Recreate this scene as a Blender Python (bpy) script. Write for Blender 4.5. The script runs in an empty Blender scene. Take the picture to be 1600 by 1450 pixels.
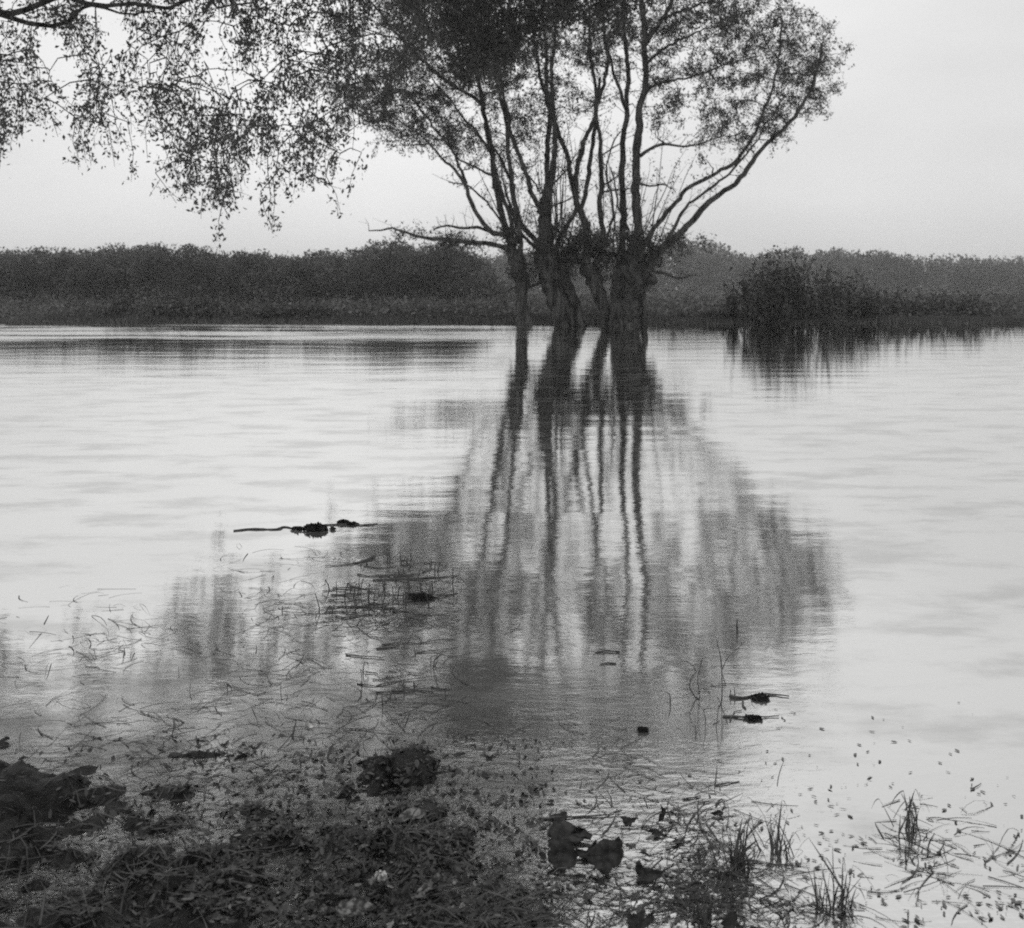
import bpy, bmesh, math, random
import numpy as np
from mathutils import Vector, Matrix, noise
random.seed(7); rng = np.random.default_rng(7)
sc = bpy.context.scene
C = sc.collection

# ------------------------------------------------------------------ camera
H = 1.6                     # eye height above the water
F = 1555.0                  # focal length in photo pixels (photo 1600 wide)
YH = 450.0                  # row of the horizon
cam_d = bpy.data.cameras.new('camera'); cam = bpy.data.objects.new('camera', cam_d); C.objects.link(cam)
cam.location = (0, 0, H); cam.rotation_euler = (math.radians(90), 0, 0)
cam_d.sensor_fit = 'HORIZONTAL'; cam_d.sensor_width = 36.0; cam_d.lens = 36.0*F/1600.0
cam_d.shift_y = -(725-YH)/1600.0
cam_d.clip_start = 0.05; cam_d.clip_end = 8000
sc.camera = cam
cam_d.dof.use_dof = True; cam_d.dof.focus_distance = 4.8; cam_d.dof.aperture_fstop = 4.5      # an old lens, a little soft

# ------------------------------------------------------------------ sky, sun, exposure
SUN_EL, SUN_AZ = math.radians(48), math.radians(-20)     # ahead of the camera, veiled by cloud
w = bpy.data.worlds.new('World'); sc.world = w; w.use_nodes = True
nt = w.node_tree; nt.nodes.clear(); N = nt.nodes.new; L = nt.links.new
out = N('ShaderNodeOutputWorld'); bg = N('ShaderNodeBackground'); bg.inputs['Strength'].default_value = 0.1
sky = N('ShaderNodeTexSky'); sky.sky_type = 'NISHITA'; sky.sun_disc = False
sky.sun_elevation = SUN_EL; sky.sun_rotation = SUN_AZ; sky.dust_density = 6.0; sky.air_density = 1.2
bw = N('ShaderNodeRGBToBW'); L(sky.outputs[0], bw.inputs[0])
tc = N('ShaderNodeTexCoord'); sx = N('ShaderNodeSeparateXYZ'); L(tc.outputs['Generated'], sx.inputs[0])
def wmath(op, a, b, clamp=False):
    m = N('ShaderNodeMath'); m.operation = op; m.use_clamp = clamp
    for i, v in enumerate((a, b)):
        if v is None: continue
        if isinstance(v, (int, float)): m.inputs[i].default_value = v
        else: L(v, m.inputs[i])
    return m.outputs[0]
# an even cloud layer: mostly flat, brighter overhead, with faint soft mottling
zz = wmath('MAXIMUM', sx.outputs['Z'], 0.0)
cloud = wmath('ADD', 7.6, wmath('MULTIPLY', zz, 4.2))
ns = N('ShaderNodeTexNoise'); ns.inputs['Scale'].default_value = 2.2; ns.inputs['Detail'].default_value = 5
mp = N('ShaderNodeMapping'); mp.inputs['Scale'].default_value = (1, 1, 3.0); L(tc.outputs['Generated'], mp.inputs[0]); L(mp.outputs[0], ns.inputs['Vector'])
mot = wmath('ADD', 0.74, wmath('MULTIPLY', ns.outputs['Fac'], 0.52))
# the thin place in the cloud, low and left of centre
dt = N('ShaderNodeVectorMath'); dt.operation = 'DOT_PRODUCT'; L(tc.outputs['Generated'], dt.inputs[0]); dt.inputs[1].default_value = Vector((-.10, 1, .12)).normalized()
mot = wmath('ADD', mot, wmath('MULTIPLY', wmath('POWER', wmath('MAXIMUM', dt.outputs['Value'], 0.0), 30.0), 0.16))
cloud = wmath('MULTIPLY', cloud, mot)
tot = wmath('ADD', wmath('MULTIPLY', bw.outputs[0], 0.15), wmath('MULTIPLY', cloud, 0.85))
L(tot, bg.inputs['Color']); L(bg.outputs[0], out.inputs[0])
sun_d = bpy.data.lights.new('sun', 'SUN'); sun_d.energy = 0.8; sun_d.angle = math.radians(16); sun_d.color = (1, .99, .975)
sun = bpy.data.objects.new('sun', sun_d); C.objects.link(sun)
sd = Vector((math.sin(SUN_AZ)*math.cos(SUN_EL), math.cos(SUN_AZ)*math.cos(SUN_EL), math.sin(SUN_EL)))
sun.rotation_euler = sd.to_track_quat('Z', 'Y').to_euler(); sun.location = sd*60
vs = sc.view_settings; vs.view_transform = 'Standard'; vs.look = 'None'; vs.exposure = 0.0; vs.gamma = 1; vs.use_curve_mapping = False
sc.cycles.filter_width = 1.9
sc.cycles.use_denoising = False
sc.cycles.max_bounces = 6; sc.cycles.transparent_max_bounces = 12
sc.cycles.sample_clamp_indirect = 4

# ------------------------------------------------------------------ helpers
def P(x, y, D):             # a point seen at photo pixel (x, y), D metres off
    return Vector(((x-800)*D/F, D, H+(YH-y)*D/F))
def Wd(y): return H*F/(y-YH)
def W(x, y): return P(x, y, Wd(y))           # the water point there
def mesh_obj(name, verts, faces, mat, parent=None, smooth=False):
    me = bpy.data.meshes.new(name)
    if isinstance(verts, np.ndarray):
        nv = len(verts); fa = np.asarray(faces, dtype=np.int32); k = fa.shape[1]; nf = len(fa)
        me.vertices.add(nv); me.vertices.foreach_set('co', verts.astype(np.float32).ravel())
        me.loops.add(nf*k); me.loops.foreach_set('vertex_index', fa.ravel())
        me.polygons.add(nf); me.polygons.foreach_set('loop_start', np.arange(0, nf*k, k, dtype=np.int32))
        me.update(calc_edges=True)
    else:
        me.from_pydata([tuple(v) for v in verts], [], faces); me.update()
    if smooth: me.polygons.foreach_set('use_smooth', [True]*len(me.polygons))
    me.materials.append(mat)
    o = bpy.data.objects.new(name, me); C.objects.link(o)
    if parent is not None: o.parent = parent; o.matrix_parent_inverse = parent.matrix_basis.inverted()
    return o
def tag(o, label=None, cat=None, group=None, kind=None):
    if label: o['label'] = label
    if cat: o['category'] = cat
    if group: o['group'] = group
    if kind: o['kind'] = kind
    return o
def empty(name, loc):
    o = bpy.data.objects.new(name, None); C.objects.link(o); o.location = loc; o.empty_display_size = .2
    return o
def smooth_line(pts, rad, step):
    """Catmull-Rom through pts with radii, resampled about every step metres."""
    P_, R_ = [pts[0]*2-pts[1]]+list(pts)+[pts[-1]*2-pts[-2]], [rad[0]]+list(rad)+[rad[-1]]
    op, orr = [], []
    for i in range(1, len(P_)-2):
        a, b, c, d = P_[i-1:i+3]; n = max(1, int((c-b).length/step))
        for k in range(n):
            t = k/n
            op.append(.5*((2*b)+(c-a)*t+(2*a-5*b+4*c-d)*t*t+(3*b-a-3*c+d)*t**3)); orr.append(R_[i]*(1-t)+R_[i+1]*t)
    op.append(pts[-1]); orr.append(rad[-1])
    return op, orr
class Tubes:
    def __init__(s): s.v = []; s.f = []
    def add(s, pts, rad, sides=6, knob=0.0, seed=0, cap=True):
        b0 = len(s.v); n = len(pts); up = Vector((.13, .97, .2))
        for i, (p, r) in enumerate(zip(pts, rad)):
            t = (pts[min(i+1, n-1)]-pts[max(i-1, 0)])
            t = t.normalized() if t.length > 1e-9 else Vector((0, 0, 1))
            a = t.cross(up)
            if a.length < 1e-3: a = t.cross(Vector((1, 0, 0)))
            a.normalize(); b = t.cross(a)
            for k in range(sides):
                an = 2*math.pi*k/sides; rr = r
                if knob: rr = r*(1+knob*noise.noise(Vector((math.cos(an)*1.5+seed*3.1, math.sin(an)*1.5, i*.35))))
                s.v.append(p+(a*math.cos(an)+b*math.sin(an))*rr)
        for i in range(n-1):
            for k in range(sides):
                k2 = (k+1) % sides
                s.f.append((b0+i*sides+k, b0+i*sides+k2, b0+(i+1)*sides+k2, b0+(i+1)*sides+k))
        if cap:
            s.f.append(tuple(b0+k for k in range(sides))[::-1]); s.f.append(tuple(b0+(n-1)*sides+k for k in range(sides)))
    def build(s, name, mat, parent=None): return mesh_obj(name, s.v, s.f, mat, parent, smooth=True)

# ------------------------------------------------------------------ materials
def mat_new(name):
    m = bpy.data.materials.new(name); m.use_nodes = True; nt = m.node_tree
    return m, nt, nt.nodes['Principled BSDF'], nt.nodes['Material Output']
def g(v): return (v, v*.995, v*.975, 1)
def mat_noise(name, lo, hi, scale=4, rough=.8, bump=0.0, detail=6, stretch=(1, 1, 1), spec=.3, coord='Object', c0=.35, c1=.65, bscale=None):
    m, nt, b, o = mat_new(name)
    tc = nt.nodes.new('ShaderNodeTexCoord'); mp = nt.nodes.new('ShaderNodeMapping'); mp.inputs['Scale'].default_value = stretch
    nt.links.new(tc.outputs[coord], mp.inputs[0])
    n = nt.nodes.new('ShaderNodeTexNoise'); n.inputs['Scale'].default_value = scale; n.inputs['Detail'].default_value = detail
    nt.links.new(mp.outputs[0], n.inputs['Vector'])
    r = nt.nodes.new('ShaderNodeValToRGB'); r.color_ramp.elements[0].color = g(lo); r.color_ramp.elements[1].color = g(hi)
    r.color_ramp.elements[0].position = c0; r.color_ramp.elements[1].position = c1
    nt.links.new(n.outputs['Fac'], r.inputs[0]); nt.links.new(r.outputs[0], b.inputs['Base Color'])
    b.inputs['Roughness'].default_value = rough; b.inputs['Specular IOR Level'].default_value = spec
    if bump:
        bp = nt.nodes.new('ShaderNodeBump'); bp.inputs['Strength'].default_value = 1; bp.inputs['Distance'].default_value = bump
        n2 = nt.nodes.new('ShaderNodeTexNoise'); n2.inputs['Scale'].default_value = bscale or scale*3; n2.inputs['Detail'].default_value = 8
        nt.links.new(mp.outputs[0], n2.inputs['Vector'])
        nt.links.new(n2.outputs['Fac'], bp.inputs['Height']); nt.links.new(bp.outputs[0], b.inputs['Normal'])
    return m
def mat_leaf(name, lo, hi, scale=0, trans=.25):
    m, nt, b, o = mat_new(name)
    geo = nt.nodes.new('ShaderNodeNewGeometry')
    r = nt.nodes.new('ShaderNodeValToRGB'); r.color_ramp.elements[0].color = g(lo); r.color_ramp.elements[1].color = g(hi)
    nt.links.new(geo.outputs['Random Per Island'], r.inputs[0]); nt.links.new(r.outputs[0], b.inputs['Base Color'])
    if scale:      # each crown in the wood has its own tone
        vz = nt.nodes.new('ShaderNodeTexNoise'); vz.inputs['Scale'].default_value = scale; vz.inputs['Detail'].default_value = 2
        nt.links.new(geo.outputs['Position'], vz.inputs['Vector'])
        mr = nt.nodes.new('ShaderNodeMapRange'); mr.inputs['From Min'].default_value = .38; mr.inputs['From Max'].default_value = .62; mr.inputs['To Min'].default_value = .0; mr.inputs['To Max'].default_value = 1
        nt.links.new(vz.outputs['Fac'], mr.inputs['Value'])
        ad = nt.nodes.new('ShaderNodeMath'); ad.operation = 'MULTIPLY_ADD'; ad.inputs[1].default_value = .35; nt.links.new(geo.outputs['Random Per Island'], ad.inputs[0])
        m2 = nt.nodes.new('ShaderNodeMath'); m2.operation = 'MULTIPLY'; m2.inputs[1].default_value = .65; nt.links.new(mr.outputs[0], m2.inputs[0]); nt.links.new(m2.outputs[0], ad.inputs[2])
        nt.links.new(ad.outputs[0], r.inputs[0])
    b.inputs['Roughness'].default_value = .6; b.inputs['Specular IOR Level'].default_value = .25
    t = nt.nodes.new('ShaderNodeBsdfTranslucent'); nt.links.new(r.outputs[0], t.inputs[0])
    mx = nt.nodes.new('ShaderNodeMixShader'); mx.inputs[0].default_value = trans
    nt.links.new(b.outputs[0], mx.inputs[1]); nt.links.new(t.outputs[0], mx.inputs[2]); nt.links.new(mx.outputs[0], o.inputs[0])
    return m
M_bark = mat_noise('willow_bark', .018, .09, 6, .9, .08, stretch=(1, 1, .22), spec=.1)
M_twig = mat_noise('twig_bark', .035, .07, 8, .85, spec=.1)
M_leaf = mat_leaf('willow_leaf', .035, .085)
M_leafN = mat_leaf('hanging_leaf', .05, .12, trans=.4)
M_wood1 = mat_leaf('wood_foliage', .03, .13, scale=.3)
M_wood2 = mat_leaf('distant_foliage', .04, .15, scale=.09)
M_bush = mat_leaf('bush_foliage', .03, .08)
M_grass = mat_leaf('grass_blade', .04, .10)
M_sedge = mat_leaf('sedge_blade', .03, .09, trans=.15)
M_dead = mat_noise('wet_dead_wood', .02, .07, 30, .6, .002, spec=.3)
M_dleaf = mat_noise('wet_dark_leaf', .01, .04, 40, .75, .001, stretch=(1, 1, 1), spec=.06)
M_mleaf = mat_noise('grey_leaf', .03, .17, 60, .75, .003, spec=.1, c0=.42, c1=.6)
M_pleaf = mat_noise('pale_leaf', .14, .5, 70, .7, .003, spec=.1, c0=.42, c1=.6)
M_bits = mat_leaf('floating_bits', .02, .16, trans=0)

def mat_ground():
    m, nt, b, o = mat_new('bed_and_field')
    N = nt.nodes.new; L = nt.links.new
    geo = N('ShaderNodeNewGeometry'); sp = N('ShaderNodeSeparateXYZ'); L(geo.outputs['Position'], sp.inputs[0])
    n1 = N('ShaderNodeTexNoise'); n1.inputs['Scale'].default_value = 7; n1.inputs['Detail'].default_value = 9; n1.inputs['Roughness'].default_value = .7; L(geo.outputs['Position'], n1.inputs['Vector'])
    r1 = N('ShaderNodeValToRGB'); r1.color_ramp.elements[0].color = g(.005); r1.color_ramp.elements[1].color = g(.07)
    r1.color_ramp.elements[0].position = .42; r1.color_ramp.elements[1].position = .72; L(n1.outputs['Fac'], r1.inputs[0])
    mp = N('ShaderNodeMapping'); mp.inputs['Scale'].default_value = (.12, .5, 1); L(geo.outputs['Position'], mp.inputs[0])
    n2 = N('ShaderNodeTexNoise'); n2.inputs['Scale'].default_value = 1; n2.inputs['Detail'].default_value = 9; n2.inputs['Roughness'].default_value = .7; L(mp.outputs[0], n2.inputs['Vector'])
    r2 = N('ShaderNodeValToRGB'); r2.color_ramp.elements[0].color = g(.04); r2.color_ramp.elements[1].color = g(.08)
    r2.color_ramp.elements[0].position = .35; r2.color_ramp.elements[1].position = .65; L(n2.outputs['Fac'], r2.inputs[0])
    mr = N('ShaderNodeMapRange'); mr.inputs['From Min'].default_value = 43.5; mr.inputs['From Max'].default_value = 47; L(sp.outputs['Y'], mr.inputs['Value'])
    mx = N('ShaderNodeMix'); mx.data_type = 'RGBA'; L(mr.outputs[0], mx.inputs['Factor']); L(r1.outputs[0], mx.inputs['A']); L(r2.outputs[0], mx.inputs['B'])
    L(mx.outputs['Result'], b.inputs['Base Color'])
    rr = N('ShaderNodeMapRange'); rr.inputs['From Min'].default_value = 20; rr.inputs['From Max'].default_value = 44; rr.inputs['To Min'].default_value = .42; rr.inputs['To Max'].default_value = .95
    L(sp.outputs['Y'], rr.inputs['Value']); L(rr.outputs[0], b.inputs['Roughness'])
    sp2 = N('ShaderNodeMapRange'); sp2.inputs['From Min'].default_value = 30; sp2.inputs['From Max'].default_value = 43; sp2.inputs['To Min'].default_value = .10; sp2.inputs['To Max'].default_value = 0
    L(sp.outputs['Y'], sp2.inputs['Value']); L(sp2.outputs[0], b.inputs['Specular IOR Level'])
    n3 = N('ShaderNodeTexNoise'); n3.inputs['Scale'].default_value = 22; n3.inputs['Detail'].default_value = 9; n3.inputs['Roughness'].default_value = .7; L(geo.outputs['Position'], n3.inputs['Vector'])
    bp = N('ShaderNodeBump'); bp.inputs['Distance'].default_value = .05; L(n3.outputs['Fac'], bp.inputs['Height']); L(bp.outputs[0], b.inputs['Normal'])
    return m
def mat_water():
    m, nt, b, o = mat_new('flood_water')
    nt.nodes.remove(b); N = nt.nodes.new; L = nt.links.new
    geo = N('ShaderNodeNewGeometry'); sp = N('ShaderNodeSeparateXYZ'); L(geo.outputs['Position'], sp.inputs[0])
    def ns(scale, st, detail=3, rough=.5):
        mp = N('ShaderNodeMapping'); mp.inputs['Scale'].default_value = st; L(geo.outputs['Position'], mp.inputs[0])
        n = N('ShaderNodeTexNoise'); n.inputs['Scale'].default_value = scale; n.inputs['Detail'].default_value = detail; n.inputs['Roughness'].default_value = rough
        L(mp.outputs[0], n.inputs['Vector']); return n.outputs['Fac']
    def mth(op, a, b_, clamp=False):
        x = N('ShaderNodeMath'); x.operation = op; x.use_clamp = clamp
        for i, v in enumerate((a, b_)):
            if isinstance(v, (int, float)): x.inputs[i].default_value = v
            else: L(v, x.inputs[i])
        return x.outputs[0]
    def rng_(v, a, b_, c=0., d=1.):
        x = N('ShaderNodeMapRange'); x.interpolation_type = 'SMOOTHSTEP'
        for k, q in zip(('From Min', 'From Max', 'To Min', 'To Max'), (a, b_, c, d)): x.inputs[k].default_value = q
        L(v, x.inputs['Value']); return x.outputs[0]
    Y = sp.outputs['Y']; X = sp.outputs['X']
    swell = mth('MULTIPLY', ns(1, (.35, 1.1, 1), 2), .008)
    rip = mth('MULTIPLY', ns(1, (3.0, 8.0, 1), 4, .6), .0011)
    fine = mth('MULTIPLY', ns(1, (16, 42, 1), 4, .6), .00022)
    # breeze: streaks of ruffled water towards the far shore, and patches
    wind = mth('MULTIPLY', rng_(Y, 29, 31), rng_(ns(1, (.07, .38, 1), 5, .6), .36, .56))
    wx = rng_(X, 6, -2)
    wind = mth('MULTIPLY', wind, wx)
    windh = mth('MULTIPLY', mth('MULTIPLY', ns(1, (.5, 3.0, 1), 3, .5), wind), .02)
    nearb = mth('MULTIPLY', mth('MULTIPLY', ns(1, (9, 20, 1), 5, .6), rng_(Y, 4.6, 3.0)), .0022)
    h = mth('ADD', mth('ADD', mth('ADD', swell, rip), mth('ADD', fine, windh)), nearb)
    bp = N('ShaderNodeBump'); bp.inputs['Distance'].default_value = 1.0; bp.inputs['Strength'].default_value = 1.0; L(h, bp.inputs['Height'])
    gl = N('ShaderNodeBsdfGlossy'); gl.inputs['Color'].default_value = (.90, .90, .89, 1); gl.inputs['Roughness'].default_value = .02; L(bp.outputs[0], gl.inputs['Normal']); L(mth('ADD', .016, mth('MULTIPLY', wind, .16)), gl.inputs['Roughness'])
    tr = N('ShaderNodeBsdfTransparent'); tr.inputs['Color'].default_value = (.75, .75, .73, 1)
    df = N('ShaderNodeBsdfDiffuse'); df.inputs['Color'].default_value = (.26, .26, .255, 1)
    m1 = N('ShaderNodeMixShader'); L(rng_(Y, 2.3, 4.0, .3, 1.0), m1.inputs[0]); L(tr.outputs[0], m1.inputs[1]); L(df.outputs[0], m1.inputs[2])
    fr = N('ShaderNodeFresnel'); fr.inputs['IOR'].default_value = 1.33; L(bp.outputs[0], fr.inputs['Normal'])
    painted_refl = rng_(ns(1, (1.1, 2.4, 1), 6, .65), .45, .66)  # grey mottles painted in for the reflection of thin foliage
    painted_refl = mth('MULTIPLY', painted_refl, rng_(Y, 38, 16, .0, .22))
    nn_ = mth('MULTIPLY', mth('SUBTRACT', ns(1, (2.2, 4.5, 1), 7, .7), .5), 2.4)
    dim_refl = mth('MULTIPLY', rng_(mth('ADD', X, nn_), .6, -.45), rng_(mth('ADD', Y, nn_), 4.5, 3.3))  # near-left water painted darker and duller, standing in for weaker sky reflection
    dc = N('ShaderNodeMix'); dc.data_type = 'RGBA'; L(dim_refl, dc.inputs['Factor']); dc.inputs['A'].default_value = (.19, .19, .186, 1); dc.inputs['B'].default_value = (.07, .07, .068, 1); L(dc.outputs['Result'], df.inputs[0])
    painted_refl = mth('ADD', painted_refl, mth('MULTIPLY', dim_refl, .30))
    fac = mth('SUBTRACT', mth('ADD', .72, mth('MULTIPLY', fr.outputs[0], .5), True), painted_refl)
    mx = N('ShaderNodeMixShader'); L(fac, mx.inputs[0]); L(m1.outputs[0], mx.inputs[1]); L(gl.outputs[0], mx.inputs[2]); L(mx.outputs[0], o.inputs[0])
    return m
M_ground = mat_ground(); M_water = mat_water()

# ------------------------------------------------------------------ ground: river bed, mud bank and field in one sheet
def sstep(a, b, x):
    t = np.clip((x-a)/(b-a), 0, 1); return t*t*(3-2*t)
def vnoise(X, Y, sc_, seed):
    return np.array([noise.fractal(Vector((x*sc_+seed, y*sc_, seed*1.7)), 1.0, 2.0, 4) for x, y in zip(X.ravel(), Y.ravel())]).reshape(X.shape)
ys = np.concatenate([np.linspace(-6, 1.6, 10), np.linspace(1.9, 4.6, 120), np.linspace(4.75, 8, 24), np.linspace(9, 40, 20), np.linspace(41, 52, 40), np.geomspace(56, 1150, 22)])
xs = np.concatenate([-np.geomspace(8, 1000, 22)[::-1], np.linspace(-7.5, -3.1, 24), np.linspace(-3, 3, 240), np.linspace(3.1, 7.5, 24), np.geomspace(8, 1000, 22)])
GX, GY = np.meshgrid(xs, ys)
bed = -.10-.35*sstep(4, 14, GY)
shore = 43.6+.8*np.sin(GX*.11)+.35*np.sin(GX*.43+1)
up = sstep(shore-.5, shore+1.6, GY)
Z = bed*(1-up)+up*(.16+.10*np.sin(GX*.07)+.0006*np.clip(GY-44, 0, 300))
near = (GY < 5) & (np.abs(GX) < 7.6)
nz = np.zeros_like(GX); nz[near] = vnoise(GX[near], GY[near], 3.0, 11.3)*.05+vnoise(GX[near], GY[near], 11, 4.1)*.05
# mud bank breaking the surface at the lower left
edge = 2.95-.28*(GX+.9)-.35*sstep(-.1, .9, GX)*2.2
mud = sstep(edge+.9, edge-.25, GY)*sstep(.75, -.05, GX)
Z = np.where(GY < 6, Z+nz*(1-up)+mud*(.094+.03*sstep(-.1, -.9, GX)), Z)
Z += .4*sstep(1.7, .0, GY)*(GY < 2)
Z = Z+np.where(GY < 6, .122*np.exp(-(((GX+.35)/.27)**2+((GY-3.36)/.19)**2)), 0)
idx = np.arange(GX.size).reshape(GX.shape)
fa = np.stack([idx[:-1, :-1], idx[:-1, 1:], idx[1:, 1:], idx[1:, :-1]], -1).reshape(-1, 4)
grd = mesh_obj('ground', np.stack([GX, GY, Z], -1).reshape(-1, 3), fa, M_ground, smooth=True); tag(grd, kind='structure')
def ground_z(x, y):
    i = int(np.clip(np.searchsorted(xs, x)-1, 0, len(xs)-2)); j = int(np.clip(np.searchsorted(ys, y)-1, 0, len(ys)-2))
    u = (x-xs[i])/(xs[i+1]-xs[i]); v = (y-ys[j])/(ys[j+1]-ys[j])
    return float((Z[j, i]*(1-u)+Z[j, i+1]*u)*(1-v)+(Z[j+1, i]*(1-u)+Z[j+1, i+1]*u)*v)
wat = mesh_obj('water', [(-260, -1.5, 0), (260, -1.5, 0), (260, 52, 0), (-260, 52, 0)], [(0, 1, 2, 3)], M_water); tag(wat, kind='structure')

# ------------------------------------------------------------------ leaf clouds
def leaf_quads(cent, size, asp, droop=0.0, jitter=.4):
    """four-cornered leaves (a kite) at cent (n,3); size = length (n,)"""
    n = len(cent)
    d = rng.normal(size=(n, 3)); d[:, 2] -= droop; d /= np.linalg.norm(d, axis=1)[:, None]
    e = rng.normal(size=(n, 3)); e = np.cross(d, e); e /= np.linalg.norm(e, axis=1)[:, None]
    L_ = size[:, None]*(1+jitter*rng.uniform(-1, 1, (n, 1))); wv = e*L_*asp*.5
    a = cent-d*L_*.5; c = cent+d*L_*.5; mid = cent-d*L_*.08
    v = np.stack([a, mid-wv, c, mid+wv], 1).reshape(-1, 3)
    return v, np.arange(4*n).reshape(-1, 4)

def woods(name, x0, x1, D0, D1, top, n, leaf, mat, label, seed, per=70, rad=1.6):
    r = np.random.default_rng(seed); cs = []
    for i in range(n):
        D = r.uniform(D0, D1); x = r.uniform(x0, x1)
        hz = H+(YH-top(x))*D/F
        hh = hz*(1+.10*noise.noise(Vector((x*.02, D*.05, seed))))*r.uniform(.62, 1.0)*(1 if r.random() > .07 else 1.05)
        rr = rad*r.uniform(.6, 1.25)
        k = per
        # one shrub/tree crown: bulges from ground to top
        for j in range(3):
            cz = hh-rr*.8 if j == 0 else (r.uniform(.05, .35) if j == 1 else r.uniform(.3, .8))*hh
            u = r.normal(size=(k//3, 3)); u /= np.linalg.norm(u, axis=1)[:, None]
            u *= (r.random((k//3, 1))**.35)*np.array([[rr, rr, rr*.8]])
            c = np.array([(x-800)*D/F+r.normal()*rr*.5, D+r.normal()*rr*.4, cz])
            q = c+u; q = q[q[:, 2] > .3]; cs.append(q)
    cs = np.concatenate(cs)
    global rng
    v, f = leaf_quads(cs, np.full(len(cs), leaf), .7)
    return tag(mesh_obj(name, v, f, mat), label, 'woods', kind='stuff')
def topL(x):
    return np.interp(x, [-400, 0, 250, 428, 520, 600, 660, 700, 740, 765, 790], [375, 385, 378, 392, 388, 372, 378, 376, 386, 420, 470])+4*math.sin(x*.06)
def topR(x):
    return np.interp(x, [-300, 700, 760, 830, 900, 1000, 1060, 1110, 1172, 1300, 1500, 1900], [400, 398, 392, 386, 385, 380, 362, 372, 392, 385, 398, 392])+3*math.sin(x*.045)
woods('scrub_woodland', -420, 782, 96, 112, topL, 1500, .25, M_wood1, 'dark band of scrub woodland on the far side at left', 3, per=210, rad=1.2)
woods('distant_woodland', -500, 2050, 300, 345, topR, 2000, .85, M_wood2, 'paler distant woodland along the horizon behind the willows', 5, per=150, rad=3.8)

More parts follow.
